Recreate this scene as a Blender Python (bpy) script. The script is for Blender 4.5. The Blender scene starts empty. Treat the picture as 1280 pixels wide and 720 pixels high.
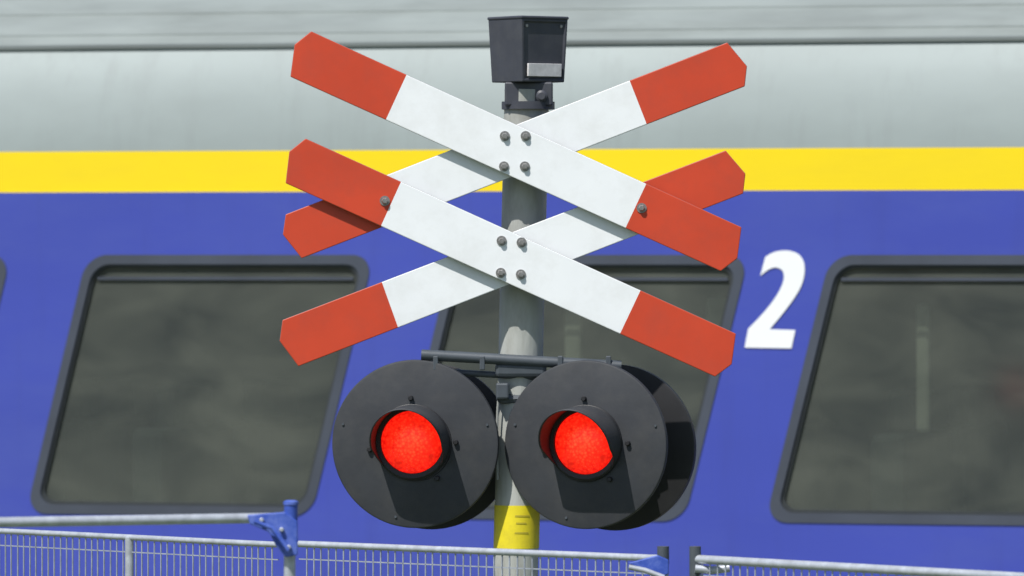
import bpy, bmesh, math, random
from mathutils import Vector, Matrix
random.seed(4)
S=bpy.context.scene
CZ=2.87; F=8000.0; HY=314.0; D0=20.0
def W(px,py,y=0.0):
    d=D0+y
    return ((px-640)/F*d, y, CZ-(py-HY)/F*d)

# ---------------------------------------------------------------- materials
def mat(name,col,rough=0.5,metal=0.0,var=0.12,scale=4.0,bump=0.0,bscale=60.0,stretch=(1,1,1),dirt=None,dirtamt=0.0,dscale=2.0,coat=0.0,spec=0.5,streak=None,streakamt=0.0):
    m=bpy.data.materials.new(name); m.use_nodes=True
    n=m.node_tree.nodes; l=m.node_tree.links; b=n['Principled BSDF']
    b.inputs['Roughness'].default_value=rough; b.inputs['Metallic'].default_value=metal
    b.inputs['Coat Weight'].default_value=coat; b.inputs['Coat Roughness'].default_value=0.15
    b.inputs['Specular IOR Level'].default_value=spec
    tc=n.new('ShaderNodeTexCoord'); mp=n.new('ShaderNodeMapping'); mp.inputs['Scale'].default_value=stretch
    l.new(tc.outputs['Object'],mp.inputs['Vector'])
    t=n.new('ShaderNodeTexNoise'); t.inputs['Scale'].default_value=scale; t.inputs['Detail'].default_value=3; t.inputs['Roughness'].default_value=0.6
    l.new(mp.outputs[0],t.inputs['Vector'])
    r=n.new('ShaderNodeValToRGB'); r.color_ramp.elements[0].position=0.3; r.color_ramp.elements[1].position=0.7
    r.color_ramp.elements[0].color=[c*(1-var) for c in col]+[1]; r.color_ramp.elements[1].color=[min(1,c*(1+var)) for c in col]+[1]
    l.new(t.outputs['Fac'],r.inputs['Fac']); out=r.outputs['Color']
    def layer(out,vec,sc,colr,amt,lo=0.45,hi=0.75,det=5):
        t2=n.new('ShaderNodeTexNoise'); t2.inputs['Scale'].default_value=sc; t2.inputs['Detail'].default_value=det; t2.inputs['Roughness'].default_value=0.7
        l.new(vec,t2.inputs['Vector'])
        r2=n.new('ShaderNodeValToRGB'); r2.color_ramp.elements[0].position=lo; r2.color_ramp.elements[1].position=hi
        r2.color_ramp.elements[0].color=(0,0,0,1); r2.color_ramp.elements[1].color=(amt,)*3+(1,)
        l.new(t2.outputs['Fac'],r2.inputs['Fac'])
        mx=n.new('ShaderNodeMix'); mx.data_type='RGBA'
        l.new(r2.outputs['Color'],mx.inputs[0]); l.new(out,mx.inputs[6]); mx.inputs[7].default_value=(*colr,1); return mx.outputs[2]
    if dirt: out=layer(out,mp.outputs[0],dscale,dirt,dirtamt)
    if streak:   # rain runs: fine across, long down
        m2=n.new('ShaderNodeMapping'); m2.inputs['Scale'].default_value=(6,6,0.5); l.new(tc.outputs['Object'],m2.inputs['Vector'])
        out=layer(out,m2.outputs[0],1.6,streak,streakamt,0.52,0.78,3)
    l.new(out,b.inputs['Base Color'])
    if bump>0:
        t3=n.new('ShaderNodeTexNoise'); t3.inputs['Scale'].default_value=bscale; t3.inputs['Detail'].default_value=2
        l.new(mp.outputs[0],t3.inputs['Vector'])
        bp=n.new('ShaderNodeBump'); bp.inputs['Strength'].default_value=bump; bp.inputs['Distance'].default_value=0.01
        l.new(t3.outputs['Fac'],bp.inputs['Height']); l.new(bp.outputs[0],b.inputs['Normal'])
    return m
M={}
M['red']=mat('sign_red',(0.58,0.056,0.018),0.5,var=0.07,scale=5,dirt=(0.40,0.06,0.035),dirtamt=0.4,dscale=8)
M['white']=mat('sign_white',(0.86,0.88,0.89),0.42,var=0.02,scale=6,dirt=(0.6,0.6,0.57),dirtamt=0.3,dscale=9)
M['alu']=mat('aluminium_edge',(0.20,0.19,0.18),0.5,metal=0.3)
M['pole']=mat('pole_grey_paint',(0.42,0.43,0.40),0.5,var=0.10,scale=5,bump=0.15,bscale=30,dirt=(0.22,0.21,0.17),dirtamt=0.7,dscale=6,stretch=(2,2,0.6))
M['bolt']=mat('bolt_steel',(0.30,0.29,0.28),0.4,metal=0.6,var=0.25,scale=60)
M['disc']=mat('black_paint',(0.033,0.036,0.042),0.6,var=0.15,scale=6,dirt=(0.06,0.06,0.06),dirtamt=0.6,dscale=9,bump=0.05,bscale=40)
M['dark']=mat('dark_housing',(0.016,0.016,0.018),0.5,var=0.15,scale=10)
M['box']=mat('bell_paint',(0.050,0.053,0.068),0.5,var=0.12,scale=12,dirt=(0.09,0.09,0.09),dirtamt=0.4,dscale=18)
M['label']=mat('label_grey',(0.66,0.64,0.64),0.5,var=0.15,scale=40)
M['bar']=mat('crossbar_paint',(0.07,0.082,0.095),0.5,metal=0.1,var=0.15,scale=15)
M['cable']=mat('cable_grey',(0.36,0.37,0.35),0.6)
M['sticker']=mat('yellow_sticker',(0.80,0.66,0.02),0.5,var=0.06,scale=12,dirt=(0.5,0.40,0.04),dirtamt=0.5,dscale=22)
M['ink']=mat('sticker_print',(0.50,0.41,0.03),0.6,var=0.1)
M['blue']=mat('train_blue',(0.050,0.072,0.400),0.40,var=0.08,scale=0.8,stretch=(0.5,1,1.6),dirt=(0.075,0.105,0.40),dirtamt=0.6,dscale=1.3,coat=0.1,bump=0.10,bscale=1.3,streak=(0.045,0.06,0.30),streakamt=0.35)  # dirt layer here: lighter lengthwise bands, highlights put into the colour
M['yellow']=mat('train_yellow',(0.92,0.68,0.005),0.4,var=0.03,scale=1,dirt=(0.75,0.53,0.02),dirtamt=0.3,dscale=3,stretch=(0.4,1,1.5))
M['roof']=mat('roof_grey',(0.30,0.345,0.34),0.6,var=0.05,scale=1.0,stretch=(0.6,1,1.2),dirt=(0.25,0.285,0.28),dirtamt=0.6,dscale=1.6,bump=0.12,bscale=2.5,streak=(0.24,0.27,0.265),streakamt=0.5)
M['roofdirty']=mat('roof_weathered',(0.235,0.265,0.255),0.75,var=0.14,scale=1.4,stretch=(0.8,2,3),dirt=(0.16,0.18,0.17),dirtamt=0.7,dscale=1.6,bump=0.2,bscale=6)
M['gutter']=mat('roof_gutter',(0.14,0.16,0.155),0.7,var=0.2,scale=4,stretch=(0.3,1,1))
M['frame']=mat('window_frame_rubber',(0.052,0.062,0.085),0.6,var=0.15,scale=3)
M['frame2']=mat('window_inner_seal',(0.032,0.038,0.042),0.6,var=0.1)
M['num']=mat('number_white',(0.88,0.89,0.91),0.4,var=0.02)
M['steel']=mat('galvanised_steel',(0.52,0.55,0.60),0.42,metal=0.4,var=0.15,scale=25,dirt=(0.30,0.31,0.32),dirtamt=0.5,dscale=30)
M['wire']=mat('mesh_wire',(0.42,0.45,0.52),0.45,metal=0.4,var=0.2,scale=40)
M['clampblue']=mat('blue_plastic',(0.040,0.09,0.44),0.5,var=0.2,scale=20,dirt=(0.22,0.28,0.55),dirtamt=0.6,dscale=20)
M['conc']=mat('concrete',(0.32,0.31,0.29),0.9,var=0.2,scale=8,bump=0.4)
M['inter']=mat('interior_panel',(0.16,0.17,0.15),0.8,var=0.3,scale=1.5)
M['seat']=mat('seat_fabric',(0.06,0.075,0.07),0.9,var=0.3,scale=5)
M['post']=mat('pale_pane_patch',(0.48,0.50,0.40),0.7,var=0.2,scale=5)  # pale colour for the boxes that imitate reflections in the panes
M['under']=mat('underframe',(0.05,0.045,0.04),0.8,var=0.3,scale=5,bump=0.3)
M['ballast']=mat('ballast',(0.20,0.18,0.16),0.95,var=0.5,scale=18,bump=1.0,bscale=25)
M['rail']=mat('rail_steel',(0.22,0.15,0.11),0.5,metal=0.5,var=0.3,scale=10)
M['grass']=mat('grass_ground',(0.07,0.10,0.035),0.95,var=0.4,scale=1.5,bump=0.8,bscale=30,dirt=(0.14,0.12,0.07),dirtamt=0.7,dscale=0.6)
M['leaf']=mat('foliage',(0.055,0.09,0.03),0.8,var=0.5,scale=0.7)
M['bark']=mat('bark',(0.10,0.08,0.06),0.9,var=0.3)

def glass():
    m=bpy.data.materials.new('tinted_window_glass'); m.use_nodes=True
    n=m.node_tree.nodes; l=m.node_tree.links; b=n['Principled BSDF']; o=n['Material Output']
    tc=n.new('ShaderNodeTexCoord'); mp=n.new('ShaderNodeMapping'); mp.inputs['Scale'].default_value=(0.9,1,1.7)
    l.new(tc.outputs['Object'],mp.inputs[0])
    t=n.new('ShaderNodeTexNoise'); t.inputs['Scale'].default_value=2.6; t.inputs['Detail'].default_value=5; t.inputs['Distortion'].default_value=0.5
    l.new(mp.outputs[0],t.inputs['Vector'])
    r=n.new('ShaderNodeValToRGB'); r.color_ramp.elements[0].position=0.32; r.color_ramp.elements[1].position=0.70
    r.color_ramp.elements[0].color=(0.070,0.080,0.078,1); r.color_ramp.elements[1].color=(0.140,0.152,0.132,1)
    l.new(t.outputs['Fac'],r.inputs[0]); l.new(r.outputs[0],b.inputs['Base Color'])
    b.inputs['Roughness'].default_value=0.08
    tr=n.new('ShaderNodeBsdfTransparent'); tr.inputs[0].default_value=(0.75,0.8,0.75,1)
    mx=n.new('ShaderNodeMixShader'); mx.inputs[0].default_value=0.34
    l.new(b.outputs[0],mx.inputs[1]); l.new(tr.outputs[0],mx.inputs[2]); l.new(mx.outputs[0],o.inputs['Surface'])
    return m
M['glass']=glass()
def lens():
    m=bpy.data.materials.new('red_led_lens'); m.use_nodes=True
    n=m.node_tree.nodes; l=m.node_tree.links; b=n['Principled BSDF']
    tc=n.new('ShaderNodeTexCoord')
    v=n.new('ShaderNodeTexVoronoi'); v.inputs['Scale'].default_value=110; l.new(tc.outputs['Object'],v.inputs['Vector'])
    # distance from the lens axis -> brighter centre
    sp=n.new('ShaderNodeVectorMath'); sp.operation='MULTIPLY'; sp.inputs[1].default_value=(1,0,1); l.new(tc.outputs['Object'],sp.inputs[0])
    ln=n.new('ShaderNodeVectorMath'); ln.operation='LENGTH'; l.new(sp.outputs[0],ln.inputs[0])
    mr0=n.new('ShaderNodeMapRange'); mr0.inputs[1].default_value=0.02; mr0.inputs[2].default_value=0.098; mr0.inputs[3].default_value=0.0; mr0.inputs[4].default_value=0.55; l.new(ln.outputs['Value'],mr0.inputs[0])
    ad=n.new('ShaderNodeMath'); ad.operation='MULTIPLY_ADD'; ad.inputs[1].default_value=0.55; l.new(v.outputs['Distance'],ad.inputs[0]); l.new(mr0.outputs[0],ad.inputs[2])
    r=n.new('ShaderNodeValToRGB'); e=r.color_ramp.elements
    e[0].position=0.1; e[0].color=(1.0,0.075,0.022,1); e[1].position=0.95; e[1].color=(0.62,0.004,0.002,1)
    mid=e.new(0.5); mid.color=(0.95,0.020,0.006,1)
    l.new(ad.outputs[0],r.inputs[0])
    t=n.new('ShaderNodeTexNoise'); t.inputs['Scale'].default_value=30; t.inputs['Detail'].default_value=3; l.new(tc.outputs['Object'],t.inputs['Vector'])
    mr=n.new('ShaderNodeMapRange'); mr.inputs[1].default_value=0.3; mr.inputs[2].default_value=0.7; mr.inputs[3].default_value=0.9; mr.inputs[4].default_value=1.6
    l.new(t.outputs['Fac'],mr.inputs[0])
    b.inputs['Base Color'].default_value=(0.4,0.005,0.003,1); b.inputs['Roughness'].default_value=0.35
    l.new(r.outputs[0],b.inputs['Emission Color']); l.new(mr.outputs[0],b.inputs['Emission Strength'])
    return m
M['lens']=lens()

# ---------------------------------------------------------------- helpers
def empty(name,loc=(0,0,0),rz=0):
    e=bpy.data.objects.new(name,None); S.collection.objects.link(e); e.location=loc; e.rotation_euler=(0,0,rz); return e
def obj(name,verts,faces,mats,parent=None,mi=None,smooth=False,bevel=0,seg=2):
    me=bpy.data.meshes.new(name); me.from_pydata([tuple(v) for v in verts],[],faces)
    if not isinstance(mats,(list,tuple)): mats=[mats]
    for m in mats: me.materials.append(m)
    if mi:
        for p,i in zip(me.polygons,mi): p.material_index=i
    bm=bmesh.new(); bm.from_mesh(me); bmesh.ops.recalc_face_normals(bm,faces=bm.faces); bm.to_mesh(me); bm.free()
    if smooth:
        for p in me.polygons: p.use_smooth=True
    o=bpy.data.objects.new(name,me); S.collection.objects.link(o)
    if parent: o.parent=parent
    if bevel:
        b=o.modifiers.new('b','BEVEL'); b.width=bevel; b.segments=seg; b.limit_method='ANGLE'; b.angle_limit=math.radians(35)
    return o
def box(name,c,s,m,parent=None,bevel=0,rz=0,taper=1.0):
    x,y,z=s[0]/2,s[1]/2,s[2]/2; vs=[]
    for k,zz in enumerate((-z,z)):
        f=taper if k==0 else 1
        for a,b in((-1,-1),(1,-1),(1,1),(-1,1)): vs.append((a*x*f,b*y*f,zz))
    o=obj(name,vs,[(0,3,2,1),(4,5,6,7),(0,1,5,4),(1,2,6,5),(2,3,7,6),(3,0,4,7)],m,parent,bevel=bevel)
    o.location=c; o.rotation_euler=(0,0,rz); return o
def lathe(name,prof,m,parent=None,n=64,axis='Y',mi=None,loc=(0,0,0)):
    vs=[];fs=[];ids=[]
    for r,a in prof:
        for i in range(n):
            t=2*math.pi*i/n
            vs.append((r*math.cos(t),a,r*math.sin(t)) if axis=='Y' else (r*math.cos(t),r*math.sin(t),a))
    for j in range(len(prof)-1):
        for i in range(n):
            k=(i+1)%n; fs.append((j*n+i,j*n+k,(j+1)*n+k,(j+1)*n+i)); ids.append(mi[j] if mi else 0)
    fs.append(tuple(range(n))); ids.append(ids[0]); fs.append(tuple((len(prof)-1)*n+i for i in range(n))); ids.append(ids[-2] if len(ids)>1 else 0)
    o=obj(name,vs,fs,m,parent,mi=ids)
    for p in o.data.polygons: p.use_smooth=len(p.vertices)==4
    try:
        o.data.set_sharp_from_angle(angle=math.radians(35))
    except Exception: pass
    o.location=loc; return o
def tube(name,pts,r,m,parent=None,n=16):
    pts=[Vector(p) for p in pts]; vs=[];fs=[]
    up=None
    for i,p in enumerate(pts):
        d=(pts[min(i+1,len(pts)-1)]-pts[max(i-1,0)]).normalized()
        a=d.cross(Vector((0.31,0.9,0.22))).normalized() if up is None else (up-d*up.dot(d)).normalized()
        up=a; b=d.cross(a)
        for k in range(n):
            t=2*math.pi*k/n; vs.append(p+r*(math.cos(t)*a+math.sin(t)*b))
    for j in range(len(pts)-1):
        for i in range(n):
            k=(i+1)%n; fs.append((j*n+i,j*n+k,(j+1)*n+k,(j+1)*n+i))
    fs.append(tuple(range(n))[::-1]); fs.append(tuple((len(pts)-1)*n+i for i in range(n)))
    o=obj(name,vs,fs,m,parent)
    for p in o.data.polygons: p.use_smooth=len(p.vertices)==4
    try: o.data.set_sharp_from_angle(angle=math.radians(50))
    except Exception: pass
    return o

# ---------------------------------------------------------------- crossing signal
sig=empty('railroad_crossing_signal')
def board(name,TL,BL,TR,BR,y,redL,redR,tip=12,th=0.014):
    TL,BL,TR,BR=[Vector(p) for p in (TL,BL,TR,BR)]
    ax=((TR-TL)+(BR-BL)).normalized()
    tl=(TL*0.62+BL*0.38)-ax*tip; tr=(TR*0.38+BR*0.62)+ax*tip
    L=(TR-TL).length
    a=TL+(TR-TL)*(redL/L); b=BL+(BR-BL)*(redL/L); c=TL+(TR-TL)*(1-redR/L); d=BL+(BR-BL)*(1-redR/L)
    P=[TL,a,c,TR,tr,BR,d,b,BL,tl]
    vs=[W(p.x,p.y,y) for p in P]; vb=[(v[0],y+th,v[2]) for v in vs]
    fs=[(0,1,7,8,9),(1,2,6,7),(2,3,4,5,6)]; mi=[0,1,0]
    fs+=[tuple(10+i for i in f[::-1]) for f in fs]; mi+=[2,2,2]
    n=10
    for i in range(n):
        j=(i+1)%n; fs.append((i,i+n,j+n,j)); mi.append(2)
    return obj(name,vs+vb,fs,[M['red'],M['white'],M['alu']],sig,mi=mi,bevel=0.0025)
YF=-0.150; YB=-0.124
board('upper_board_front',(389,39),(363,96),(927,284),(901,339),YF,131,131)
board('upper_board_back',(357,268),(377,323),(909,53),(931,108),YB,131,131)
board('lower_board_front',(382,173),(357,229),(920,417),(894,471),YF,131,131)
board('lower_board_back',(353,400),(373,458),(907,188),(929,242),YB,133,131)
def pole_c(py): return 658+(py-140)*(-13/560.0)
pb=W(pole_c(1464),1464,0)
tube('pole',[W(pole_c(y),y,0) for y in (112,400,700,1100,1460)],0.070,M['pole'],sig,n=48)
lathe('pole_base',[(0.16,0),(0.16,0.03),(0.10,0.035),(0.085,0.12)],M['pole'],sig,axis='Z',loc=(pb[0],0,0))
for py in (189,322):
    x,_,z=W(644,py,0); box('mount_plate',(x,-0.092,z),(0.13,0.034,0.15),M['alu'],sig,bevel=0.003)
    box('pole_clamp',(W(655,py)[0],0.0,z),(0.165,0.165,0.05),M['bar'],sig,bevel=0.02)
def bolt(px,py,y,r=0.0125):
    x,_,z=W(px,py,y)
    lathe('bolt_washer',[(r*1.25,0),(r*1.25,-0.003)],M['bolt'],sig,n=24,loc=(x,y,z))
    lathe('bolt_head',[(r*0.85,-0.003),(r*0.85,-0.010),(r*0.6,-0.0135)],M['bolt'],sig,n=6,loc=(x,y,z))
for p in ((631,170),(657,170),(630,208),(656,208),(627,301),(652,303),(626,341),(651,343),(802,260),(481,251)): bolt(p[0],p[1],YF)
for p in ((802,260),(481,251)):
    x,_,z=W(p[0],p[1],YF); lathe('spacer',[(0.009,0.012),(0.009,0.05)],M['bolt'],sig,n=12,loc=(x,YF,z))

# bell housing on top
bell=empty('bell_housing'); bell.parent=sig
cx,_,cz=W(660,64,0)
bell.location=(cx,0,cz); bell.rotation_euler=(0,0,math.radians(36))
s=0.179;h=0.196
def tq(x,y,k):
    f=0.91 if k==0 else 1.0
    return (x*f,y*f,(-h/2 if k==0 else h/2))
v=[tq(a*s/2,b*s/2,k) for k in (0,1) for a,b in((-1,-1),(1,-1),(1,1),(-1,1))]
def fr(u,w,dep):
    f=0.955+0.045*w
    return (u*s/2*f, -s/2*f+dep, w*h/2)
i0=len(v)
for dep in (0,0.006):
    for u,w in((-0.88,-0.90),(0.90,-0.90),(0.90,0.90),(-0.88,0.90)): v.append(fr(u,w,dep))
f=[(0,3,2,1),(4,5,6,7),(1,2,6,5),(2,3,7,6),(3,0,4,7)]
o4=(0,1,5,4)
for i in range(4):
    j=(i+1)%4; f.append((o4[i],o4[j],i0+j,i0+i)); f.append((i0+i,i0+j,i0+4+j,i0+4+i))
f.append((i0+4,i0+5,i0+6,i0+7))
obj('bell_case',v,f,M['box'],bell,bevel=0.003)
box('bell_lid',(0,0,h/2+0.004),(s*1.03,s*1.03,0.010),M['box'],bell,bevel=0.004)
p=fr(0.02,-0.62,-0.001); lab=box('label',p,(0.128,0.008,0.040),M['label'],bell,bevel=0.001)
lab.rotation_euler=(math.radians(2.4),0,0)
for u,w in ((-0.75,0.78),(0.75,0.78)):
    p=fr(u,w,0.006); lathe('case_screw',[(0.005,0.002),(0.005,-0.003)],M['bolt'],bell,n=10,loc=p)
x,_,z=W(661,118,0)
box('neck_box',(x,0,z),(0.150,0.13,0.075),M['box'],sig,bevel=0.006)
lathe('neck_collar',[(0.083,-0.012),(0.083,0.012)],M['box'],sig,axis='Z',loc=(x-0.002,0,z-0.035))
xb,_,zb=W(677,120,-0.07); lathe('neck_bolt',[(0.018,0.01),(0.018,-0.008),(0.011,-0.012),(0.011,-0.016)],M['box'],sig,n=24,loc=(xb,-0.066,zb))

# lamps
def lamp(px,py,turn,nm,hoodL,hshift,y):
    x,_,z=W(px,py,y)
    e=empty(nm,(x,y,z),-math.radians(turn)); e.parent=sig
    R=0.262
    lathe('backboard',[(0.001,0.004),(R*0.3,0.004),(R-0.006,0.004),(R-0.002,0.0055),(R,0.009),(R,0.022),(0.001,0.014)],M['disc'],e,n=128)
    lathe('lamp_body',[(0.115,0.0),(0.125,0.03),(0.125,0.12),(0.10,0.16),(0.10,0.30)],M['dark'],e)
    lathe('rear_backboard',[(0.001,0.335),(R-0.006,0.328),(R,0.33),(R,0.352),(0.001,0.352)],M['dark'],e,n=128,loc=(0,0,-0.018))
    lathe('rear_lens',[(0.097,0.353),(0.09,0.362),(0.05,0.372),(0.001,0.374)],M['lens'],e,loc=(0,0,-0.018))
    lx=hshift
    lathe('lens_bezel',[(0.118,0.002),(0.118,-0.008),(0.112,-0.012),(0.099,-0.010),(0.099,0.002)],M['dark'],e,loc=(lx,0,0.006))
    r=0.0975
    lathe('red_lens',[(r,-0.002),(r*0.97,-0.012),(r*0.85,-0.021),(r*0.6,-0.030),(r*0.3,-0.035),(0.001,-0.036)],M['lens'],e,loc=(lx,0,0.006))
    for back in (0,1):
        vs=[];fs=[];na=56;nl=8;a0=math.radians(128)
        for i in range(na+1):
            a=-a0+2*a0*i/na
            k=(math.cos(a*0.62)); L=hoodL*max(0.10,(k**0.9))
            if abs(a)>math.radians(95): L*=max(0.15,1-(abs(a)-math.radians(95))/math.radians(38))
            for j in range(nl+1):
                t=j/nl; rr=0.115-0.003*t
                vs.append((lx+rr*math.sin(a), -0.004-L*t, 0.006+rr*math.cos(a)-0.006*t))
        if back: vs=[(p[0],0.352-p[1],p[2]-0.018) for p in vs]
        for i in range(na):
            for j in range(nl):
                q=i*(nl+1)+j; fs.append((q,q+1,q+nl+2,q+nl+1))
        o=obj('hood_rear' if back else 'hood',vs,fs,M['disc'],e,smooth=True)
        sm=o.modifiers.new('s','SOLIDIFY'); sm.thickness=0.004; sm.offset=0
    for a in (92,0,190,305):
        t=math.radians(a); lathe('fixing',[(0.008,0.004),(0.008,-0.006),(0.006,-0.009)],M['dark'],e,n=12,loc=(lx+0.137*math.cos(t),0,0.006+0.137*math.sin(t)))
    for a in (15,165,255):
        t=math.radians(a); lathe('rim_screw',[(0.004,0.004),(0.004,0.0)],M['bar'],e,n=10,loc=(0.235*math.cos(t),0,0.235*math.sin(t)))
    return e
lamp(518.5,555,8,'left_flasher',0.205,-0.008,-0.10)
lamp(731,556,17,'right_flasher',0.195,0.002,-0.155)
a=W(527,443,0.0); b=W(776,457,0.0)
tube('crossbar',[(a[0],-0.085,a[2]),(b[0],-0.085,b[2])],0.017,M['bar'],sig)
tube('crossbar_lower',[(a[0]+0.10,-0.06,a[2]-0.055),(b[0]-0.10,-0.06,b[2]-0.045)],0.010,M['bar'],sig)
for px in (545,603,700,760):
    x,_,z=W(px,450,0); box('bar_clamp',(x,-0.085,z-0.008),(0.016,0.040,0.044),M['bar'],sig,bevel=0.003)
x,_,z=W(651,462,0)
box('bar_pole_bracket',(x,-0.03,z),(0.160,0.12,0.045),M['bar'],sig,bevel=0.012)
box('bar_pole_strap',(x,0.0,z-0.09),(0.155,0.155,0.03),M['bar'],sig,bevel=0.02)
box('junction_block',(W(628,488)[0],-0.085,W(628,488)[2]),(0.04,0.03,0.05),M['bar'],sig,bevel=0.006)
for sx in (-1,1):
    cx=W(518 if sx<0 else 745,470)[0]
    tube('lamp_hanger',[(cx,-0.075,z+0.01),(cx,-0.06,z-0.05),(cx+0.02,-0.0,z-0.2)],0.014,M['bar'],sig)
tube('cable_long',[W(624,490,-0.07),W(622,510,-0.065),W(621,540,-0.06),W(622,600,-0.05)],0.004,M['cable'],sig,n=10)
def wrap(name,py0,py1,r,m,a0,a1,off=0):
    vs=[];fs=[];n=24
    for k,py in enumerate((py0,py1)):
        c=W(pole_c(py),py,0)
        for i in range(n+1):
            t=math.radians(a0+(a1-a0)*i/n); vs.append((c[0]+r*math.sin(t),-r*math.cos(t),c[2]))
    for i in range(n): fs.append((i,i+1,n+2+i,n+1+i))
    return obj(name,vs,fs,m,sig,smooth=True)
wrap('yellow_sticker',631,685,0.0715,M['sticker'],-100,100)
for i,(q,a0,a1) in enumerate(((643,-5,32),(652,-2,24),(664,-5,30))): wrap('sticker_text',q,q+2,0.0725,M['ink'],a0,a1)

# ---------------------------------------------------------------- train
TH=math.radians(16); tan=math.tan(TH)
def T(px,py):
    u=(px-640)/F; d=25/(1+u*tan); return (u*d/math.cos(TH), CZ-(py-HY)/F*d)
train=empty('passenger_train',(0,5,0),-TH)
def loopmesh(name,loops,y,m,parent,ext=0.0,yoff=0.0):
    cu=bpy.data.curves.new(name,'CURVE'); cu.dimensions='2D'; cu.fill_mode='BOTH'; cu.extrude=ext
    for lp in loops:
        s=cu.splines.new('POLY'); s.points.add(len(lp)-1); s.use_cyclic_u=True
        for p,q in zip(s.points,lp): p.co=(q[0],q[1],0,1)
    tmp=bpy.data.objects.new('tmp',cu); S.collection.objects.link(tmp)
    dg=bpy.context.evaluated_depsgraph_get(); me=bpy.data.meshes.new_from_object(tmp.evaluated_get(dg))
    bpy.data.objects.remove(tmp)
    me.transform(Matrix.Rotation(math.radians(90),4,'X')); me.transform(Matrix.Translation((0,y,0)))
    me.materials.clear(); me.materials.append(m); me.name=name
    o=bpy.data.objects.new(name,me); S.collection.objects.link(o); o.parent=parent; return o
SL=0.250
def rpara(x0,x1,z0,z1,r,inset=0,n=8):
    x0+=inset;x1-=inset;z0+=inset;z1-=inset;r=max(0.01,r-inset*0.5); pts=[]
    for cx,cz,a0 in((x1-r,z1-r,0),(x0+r,z1-r,90),(x0+r,z0+r,180),(x1-r,z0+r,270)):
        for i in range(n+1):
            t=math.radians(a0+90*i/n); pts.append((cx+r*math.cos(t),cz+r*math.sin(t)))
    return [(x-(2.85-z)*SL,z) for x,z in pts]
PER=1.518; TL0=-1.758; WW=1.188; Z0=1.826; Z1=2.852
def multi(name,parts,m,parent):
    vs=[];fs=[]
    for c,s in parts:
        k=len(vs)
        for zz in (-1,1):
            for a,b in((-1,-1),(1,-1),(1,1),(-1,1)): vs.append((c[0]+a*s[0]/2,c[1]+b*s[1]/2,c[2]+zz*s[2]/2))
        fs+=[tuple(k+i for i in q) for q in ((0,3,2,1),(4,5,6,7),(0,1,5,4),(1,2,6,5),(2,3,7,6),(3,0,4,7))]
    return obj(name,vs,fs,m,parent,bevel=0.03)
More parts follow.
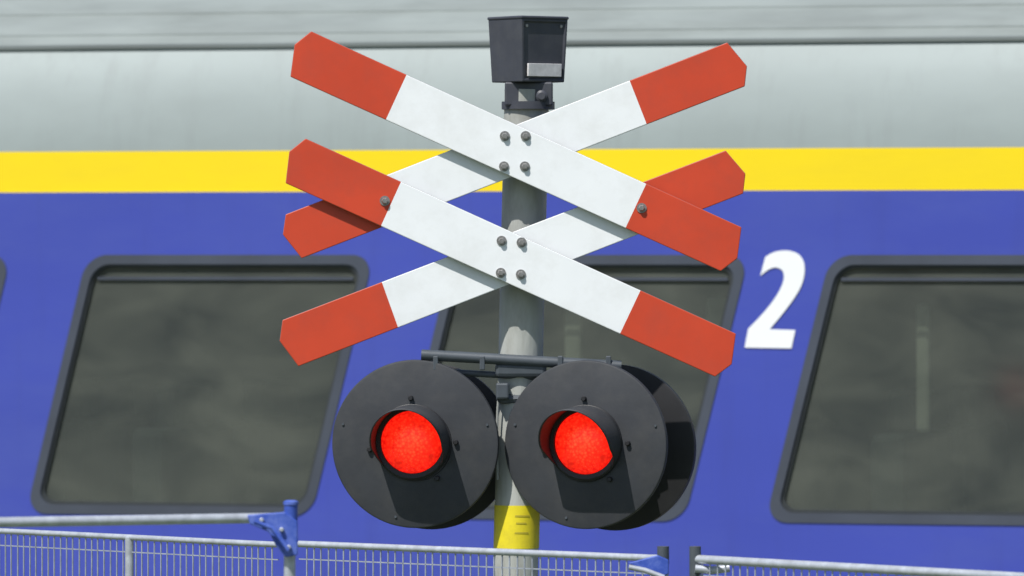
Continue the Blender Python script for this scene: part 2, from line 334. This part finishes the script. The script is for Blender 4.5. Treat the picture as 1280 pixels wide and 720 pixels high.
def coach(cname,off):
    c=empty(cname,(off,0,0)); c.parent=train
    A,B=-13.35,13.35
    wins=[TL0+PER*k for k in range(-6,9)]
    R=0.085
    holes=[rpara(x,x+WW,Z0,Z1,R,0.0) for x in wins]
    loopmesh('side_wall',[[(A,1.0),(B,1.0),(B,3.104),(A,3.104)]]+holes,0,M['blue'],c)
    fl=[];sl=[];gl=[]
    for x in wins:
        fl+=[rpara(x,x+WW,Z0,Z1,R,-0.004),rpara(x,x+WW,Z0,Z1,R,0.034)]
        sl+=[rpara(x,x+WW,Z0,Z1,R,0.0345),rpara(x,x+WW,Z0,Z1,R,0.046)]
        gl+=[rpara(x,x+WW,Z0,Z1,R,0.04)]
    loopmesh('window_frames',fl,0.008,M['frame'],c,ext=0.012)
    loopmesh('window_seals',sl,0.014,M['frame2'],c,ext=0.008)
    loopmesh('window_glass',gl,0.018,M['glass'],c)
    multi('hopper_rails',[((x-(2.85-2.762)*SL+WW/2,0.012,2.762),(WW-0.12,0.008,0.012)) for x in wins],M['frame'],c).modifiers.clear()
    def strip(name,prof,m):
        vs=[];fs=[]
        for x in (A,B):
            for p in prof: vs.append((x,p[0],p[1]))
        n=len(prof)
        for i in range(n-1): fs.append((i,i+1,n+i+1,n+i))
        return obj(name,vs,fs,m,c)
    strip('yellow_stripe',[(0,3.104),(0,3.267)],M['yellow'])
    cant=[(0,3.267),(0.003,3.32),(0.012,3.39),(0.028,3.47),(0.05,3.55),(0.078,3.62),(0.105,3.672)]
    o=strip('cant_panel',cant,M['roof'])
    for p in o.data.polygons:p.use_smooth=True
    strip('gutter',[(0.105,3.672),(0.095,3.678),(0.095,3.690),(0.12,3.697)],M['gutter'])
    roof=[(0.12,3.697)]
    for k in range(1,22):
        y=0.12+1.31*k/21; z=3.70+0.36*(1-(1-k/21)**2.0)
        if k%3==1: roof+= [(y-0.010,z-0.002),(y-0.009,z+0.005),(y+0.003,z+0.007),(y+0.006,z-0.002)]
        else: roof.append((y,z))
    strip('roof_ribbed',roof,M['roofdirty'])
    strip('far_side',[(1.43,4.06),(2.1,3.98),(2.55,3.78),(2.8,3.4),(2.86,3.1),(2.86,1.0),(0,1.0)],M['blue'])
    for x in (A,B):
        obj('end_wall',[(x,0,1.0),(x,2.86,1.0),(x,2.86,3.1),(x,2.8,3.4),(x,2.55,3.78),(x,1.43,4.05),(x,0.2,3.70),(x,0.0,3.27)],[tuple(range(8))],M['under'],c)
    box('floor',(0,1.45,1.25),(B-A-0.1,2.6,0.05),M['inter'],c)
    box('ceiling',(0,1.45,3.15),(B-A-0.1,2.6,0.05),M['inter'],c)
    box('inner_far_wall',(0,2.3,2.2),(B-A-0.1,0.05,1.9),M['inter'],c)
    sb=[];hr=[]
    for x in wins:
        for dx in (-0.42,0.36):
            for yy in (0.66,1.8):
                sb.append(((x+WW/2+dx,yy,1.80),(0.14,0.9,0.72))); hr.append(((x+WW/2+dx,yy,2.24),(0.10,0.5,0.18)))
    multi('seat_backs',sb,M['seat'],c); multi('headrests',hr,M['seat'],c)
    pt=[]  # added pale boxes, standing in for lighter reflections in the panes
    for k,(px,w) in enumerate(((1143,0.055),(703,0.07),(888,0.11))):
        t=T(px,440)[0]; pt.append(((t,0.16,2.42 if k!=2 else 2.62),(w,0.03,0.50 if k!=2 else 0.14)))
    multi('pale_pane_patches',pt,M['post'],c)
    for x in (-12.3,12.7-0.45):
        loopmesh('door_leaf',[[(x-0.45,1.05),(x+0.45,1.05),(x+0.45,3.07),(x-0.45,3.07)]],-0.006,M['yellow'],c,ext=0.004)
        loopmesh('door_window',[rpara(x-0.2,x+0.35,1.9,2.8,0.08)],-0.0125,M['frame2'],c,ext=0.001)
    box('underframe_box',(0,1.43,0.86),(14,2.3,0.26),M['under'],c,bevel=0.03)
    for bx in (-9.6,9.6):
        box('bogie_frame',(bx,0.35,0.72),(3.2,0.14,0.24),M['under'],c,bevel=0.03)
        box('bogie_frame',(bx,2.5,0.72),(3.2,0.14,0.24),M['under'],c,bevel=0.03)
        for wx in (-1.25,1.25):
            for wy in (0.66,2.14): lathe('wheel',[(0.06,-0.08),(0.10,-0.06),(0.36,-0.05),(0.45,-0.06),(0.46,0.05),(0.48,0.07),(0.1,0.08)],M['under'],c,n=32,loc=(bx+wx,wy,0.68))
    box('gangway',(B+0.12,1.43,2.1),(0.3,1.3,2.2),M['under'],c,bevel=0.05)
    return c
coach('coach_body',0)
for o_ in (-27.0,27.0): coach('coach_body',o_)
ctrl=[(935.5,411),(949,397),(962,382),(973,366),(979.5,351),(979,339.5),(971,334.5),(961,337),(950.5,345)]
ctrl2=[(957,321),(968,315),(983,313),(996.5,316.5),(1004.5,326),(1006,341),(1001,359),(990,377),(977,394),(962.5,411.5)]
def cr(c,n=6):
    r=[]
    for i in range(len(c)-1):
        p0=Vector(c[max(i-1,0)]);p1=Vector(c[i]);p2=Vector(c[i+1]);p3=Vector(c[min(i+2,len(c)-1)])
        for k in range(n):
            t=k/n; r.append(tuple(0.5*((2*p1)+(p2-p0)*t+(2*p0-5*p1+4*p2-p3)*t*t+(3*p1-p0-3*p2+p3)*t**3)))
    r.append(c[-1]); return r
poly=[(931,434.5)]+cr(ctrl)+cr(ctrl2)+[(994.5,412.5),(989.5,435.5)]
loopmesh('class_number',[[T(*p) for p in poly]],-0.004,M['num'],train)

# ---------------------------------------------------------------- fences
def fence(name,p0,p1,ztop0,ztop1,r=0.011,mesh=True,first=0.03,post_r=0.019,mid=True,rail2=None,ends=(1,1),pitch=0.029):
    e=empty(name); a=Vector((p0[0],p0[1],0)); b=Vector((p1[0],p1[1],0)); L=(b-a).length
    def P(t,z): q=a+(b-a)*t; return (q.x,q.y,z)
    zt=lambda t: ztop0+(ztop1-ztop0)*t
    tube('top_rail',[P(0,zt(0)),P(1,zt(1))],r,M['steel'],e)
    tube('bottom_rail',[P(0,0.16),P(1,0.16)],r,M['steel'],e)
    if rail2: tube('second_rail',[P(0,zt(0)-rail2),P(1,zt(1)-rail2)],r*0.8,M['steel'],e)
    for k,t in enumerate((0,1)):
        if ends[k]: tube('end_post',[P(t,0.05),P(t,zt(t)+0.03)],post_r,M['steel'],e)
    if mid: tube('mid_post',[P(0.5,0.1),P(0.5,zt(0.5))],post_r*0.7,M['steel'],e)
    if mesh:
        n=int(L/pitch); vs=[];fs=[]; w=0.0017
        d=(b-a).normalized(); nn=Vector((-d.y,d.x,0))
        drop=rail2 if rail2 else 0.0
        def bar(u,v):
            u=Vector(u);v=Vector(v);ax=(v-u).normalized(); s1=nn*w; s2=ax.cross(nn).normalized()*w; k=len(vs)
            for q in (u,v):
                for s in (s1+s2,s1-s2,-s1-s2,-s1+s2): vs.append(q+s)
            for i in range(4): j=(i+1)%4; fs.append((k+i,k+j,k+4+j,k+4+i))
        for i in range(1,n):
            jx=random.uniform(-0.06,0.06); bar(P((i+jx)/n,0.16),P((i-jx)/n,zt(i/n)-drop))
        z=0.3
        while z<min(ztop0,ztop1)-drop-0.02: bar(P(0,z),P(1,z)); z+=0.21
        bar(P(0,zt(0)-drop-0.045),P(1,zt(1)-drop-0.045))
        obj('wire_mesh',vs,fs,M['wire'],e)
    for t in (0.0,1.0):
        q=P(t,0.06); box('concrete_foot',q,(0.24,0.7,0.12),M['conc'],e,bevel=0.02)
    return e
def G(px,py,d):
    return ((px-640)/F*d, d-20, CZ-(py-HY)/F*d)
q0=G(-420,648,21.2); q1=G(-24,661,20.2)
fence('temporary_fence',q0[:2],q1[:2],q0[2],q1[2],r=0.009,ends=(1,1),mid=False)
q0=G(-16,663,20.1); q1=G(348,681,19.15)
fence('temporary_fence',q0[:2],q1[:2],q0[2],q1[2],r=0.009,ends=(1,0))
q0=G(374,680,19.1); q1=G(824,698,18.2)
fence('temporary_fence',q0[:2],q1[:2],q0[2],q1[2],r=0.010,ends=(0,0),mid=False)
q0=G(869,699,18.0); q1=G(1560,737,16.6)
f3=fence('temporary_fence',q0[:2],q1[:2],q0[2],q1[2],r=0.0125,mid=False,ends=(0,1))
q0=G(-700,664,16.2); q1=G(338,647.5,16.9)
f1=fence('crowd_barrier',q0[:2],q1[:2],q0[2],q1[2],r=0.0135,rail2=0.20,mid=False,ends=(1,0))
def post(px,py0,d,r,m,parent,py1=None,name='post'):
    a=G(px,py0,d); z1=0.05 if py1 is None else G(px,py1,d)[2]
    return tube(name,[(a[0],a[1],z1),a],r,m,parent)
post(362,690,16.9,0.0155,M['steel'],f1,name='clamp_post')
post(363.5,629,16.88,0.018,M['clampblue'],f1,692,'blue_sleeve')
c=G(363.5,629,16.88); lathe('sleeve_cap',[(0.020,-0.004),(0.020,0.004),(0.012,0.008)],M['clampblue'],f1,n=24,axis='Z',loc=c)
pl=[(309,644),(356,640),(372,652),(372,694),(357,697),(345,683),(336,665),(312,655)]
vs=[G(x,y,16.86) for x,y in pl]; vb=[(v[0],v[1]+0.012,v[2]) for v in vs]; n=len(pl)
obj('blue_gusset',vs+vb,[tuple(range(n)),tuple(range(2*n-1,n-1,-1))]+[(i,n+i,n+(i+1)%n,(i+1)%n) for i in range(n)],M['clampblue'],f1,bevel=0.003)
tube('gusset_strap',[G(318,652,16.84),G(340,660,16.84),G(360,688,16.84)],0.006,M['clampblue'],f1,n=10)
for q in ((327,650),(352,662),(361,684)):
    g=G(q[0],q[1],16.855); lathe('gusset_bolt',[(0.006,0.004),(0.006,-0.006),(0.004,-0.008)],M['steel'],f1,n=10,loc=g)
j=empty('fence_post')
post(829,683,18.1,0.017,M['bar'],j,705,'sleeve'); post(829,704,18.1,0.016,M['steel'],j,name='steel_tube')
pl=[(785,704),(822,694),(836,700),(836,718),(824,722),(800,712)]
vs=[G(x,y,18.07) for x,y in pl]; vb=[(v[0],v[1]+0.012,v[2]) for v in vs]; n=len(pl)
obj('gusset',vs+vb,[tuple(range(n)),tuple(range(2*n-1,n-1,-1))]+[(i,n+i,n+(i+1)%n,(i+1)%n) for i in range(n)],M['clampblue'],j,bevel=0.003)
tube('strap',[G(786,709,18.05),G(806,713,18.05),G(830,722,18.05)],0.008,M['steel'],j,n=10)
box('post_foot',(G(829,700,18.1)[0],-1.9,0.06),(0.2,0.3,0.12),M['conc'],j,bevel=0.02)
post(869,683,18.0,0.0165,M['bar'],f3,name='end_tube')
tube('end_bracket',[G(869,711,17.98),G(890,713,17.98),G(912,710,17.98)],0.012,M['steel'],f3,n=12)

# ---------------------------------------------------------------- ground, track, trees
obj('ground',[(-600,-600,-0.01),(600,-600,-0.01),(600,600,-0.01),(-600,600,-0.01)],[(0,1,2,3)],M['grass'])
bl=[];fs=[]
prof=[(-1.6,0.0),(-0.6,0.16),(3.4,0.16),(4.4,0.0)]
for x in (-60,60):
    for p in prof: bl.append((x,p[0],p[1]))
for i in range(3): fs.append((i,i+1,5+i,4+i))
bo=obj('gravel_ballast',bl,fs,M['ballast']); bo.location=(0,5,0); bo.rotation_euler=(0,0,-TH)
tr=empty('railway_track',(0,5,0),-TH)
vs=[];fs=[]
for i in range(-95,96):
    x=i*0.6; k=len(vs)
    for z in (0.12,0.18):
        for a,b_ in((-0.12,0.15),(0.12,0.15),(0.12,2.7),(-0.12,2.7)): vs.append((x+a,b_,z))
    fs+=[(k+4,k+5,k+6,k+7),(k,k+1,k+5,k+4),(k+1,k+2,k+6,k+5),(k+2,k+3,k+7,k+6),(k+3,k,k+4,k+7)]
obj('sleepers',vs,fs,M['conc'],tr)
for y in (0.68,2.12):
    vs=[];pr=[(-0.07,0.18),(-0.07,0.19),(-0.012,0.205),(-0.012,0.30),(-0.035,0.31),(-0.035,0.335),(0.035,0.335),(0.035,0.31),(0.012,0.30),(0.012,0.205),(0.07,0.19),(0.07,0.18)]
    for x in (-57,57):
        for p in pr: vs.append((x,y+p[0],p[1]-0.12+0.005))
    n=len(pr); obj('rail',vs,[(i,(i+1)%n,n+(i+1)%n,n+i) for i in range(n)],M['rail'],tr)
vs=[];fs=[]; mi=[]  # unseen tree row, added behind the camera for the windows to reflect
for k in range(16):
    tx=-60+k*8+random.uniform(-2,2); ty=-75+random.uniform(-5,5); H=random.uniform(9,14)
    n0=len(vs)
    for zz,rr in((0,0.35),(H*0.6,0.15)):
        for i in range(8): t=2*math.pi*i/8; vs.append((tx+rr*math.cos(t),ty+rr*math.sin(t),zz))
    for i in range(8): fs.append((n0+i,n0+(i+1)%8,n0+8+(i+1)%8,n0+8+i)); mi.append(1)
    cl=[(Vector((random.gauss(0,1.8),random.gauss(0,1.8),H*random.uniform(0.3,0.95))),random.uniform(1.2,2.2)) for _ in range(14)]
    for c_,rad in cl:
        for _ in range(60):
            d=Vector((random.gauss(0,1),random.gauss(0,1),random.gauss(0,1))).normalized()*rad*random.uniform(0.6,1)
            p=Vector((tx,ty,0))+c_+d; u=Vector((random.gauss(0,1),random.gauss(0,1),random.gauss(0,1))).normalized(); w=u.orthogonal().normalized()
            s=random.uniform(0.2,0.45); q=len(vs); vs+=[p+u*s,p+w*s,p-u*s,p-w*s]; fs.append((q,q+1,q+2,q+3)); mi.append(0)
me=bpy.data.meshes.new('reflection_tree_row'); me.from_pydata([tuple(v) for v in vs],[],fs); me.materials.append(M['leaf']); me.materials.append(M['bark'])
for p,i in zip(me.polygons,mi): p.material_index=i
S.collection.objects.link(bpy.data.objects.new('reflection_tree_row',me))

# ---------------------------------------------------------------- light
sd=Vector((0.72,1.0,-1.85))
L=bpy.data.lights.new('sun','SUN'); L.energy=5.0; L.angle=math.radians(0.5); L.color=(1.0,0.975,0.93)
lo=bpy.data.objects.new('sun',L); S.collection.objects.link(lo); lo.rotation_euler=sd.to_track_quat('-Z','Y').to_euler(); lo.location=(-10,-20,30)
w=bpy.data.worlds.new('World'); S.world=w; w.use_nodes=True; n=w.node_tree.nodes; bg=n['Background']
sk=n.new('ShaderNodeTexSky'); sk.sky_type='NISHITA'; sk.sun_disc=False
sk.sun_elevation=math.asin(1.85/sd.length); sk.sun_rotation=math.atan2(-0.72,-1.0)%(2*math.pi)
w.node_tree.links.new(sk.outputs[0],bg.inputs[0]); bg.inputs[1].default_value=0.11
S.view_settings.view_transform='Standard'; S.view_settings.look='None'; S.view_settings.exposure=0
# ---------------------------------------------------------------- camera
cam=bpy.data.cameras.new('camera'); co=bpy.data.objects.new('camera',cam); S.collection.objects.link(co)
co.location=(0,-20,CZ); co.rotation_euler=(math.radians(90)-math.atan((360-HY)/F),0,0)
cam.sensor_width=36; cam.lens=F/1280*36; cam.clip_start=0.5; cam.clip_end=2000
cam.dof.use_dof=True; cam.dof.focus_distance=19.4; cam.dof.aperture_fstop=4.5
S.camera=co
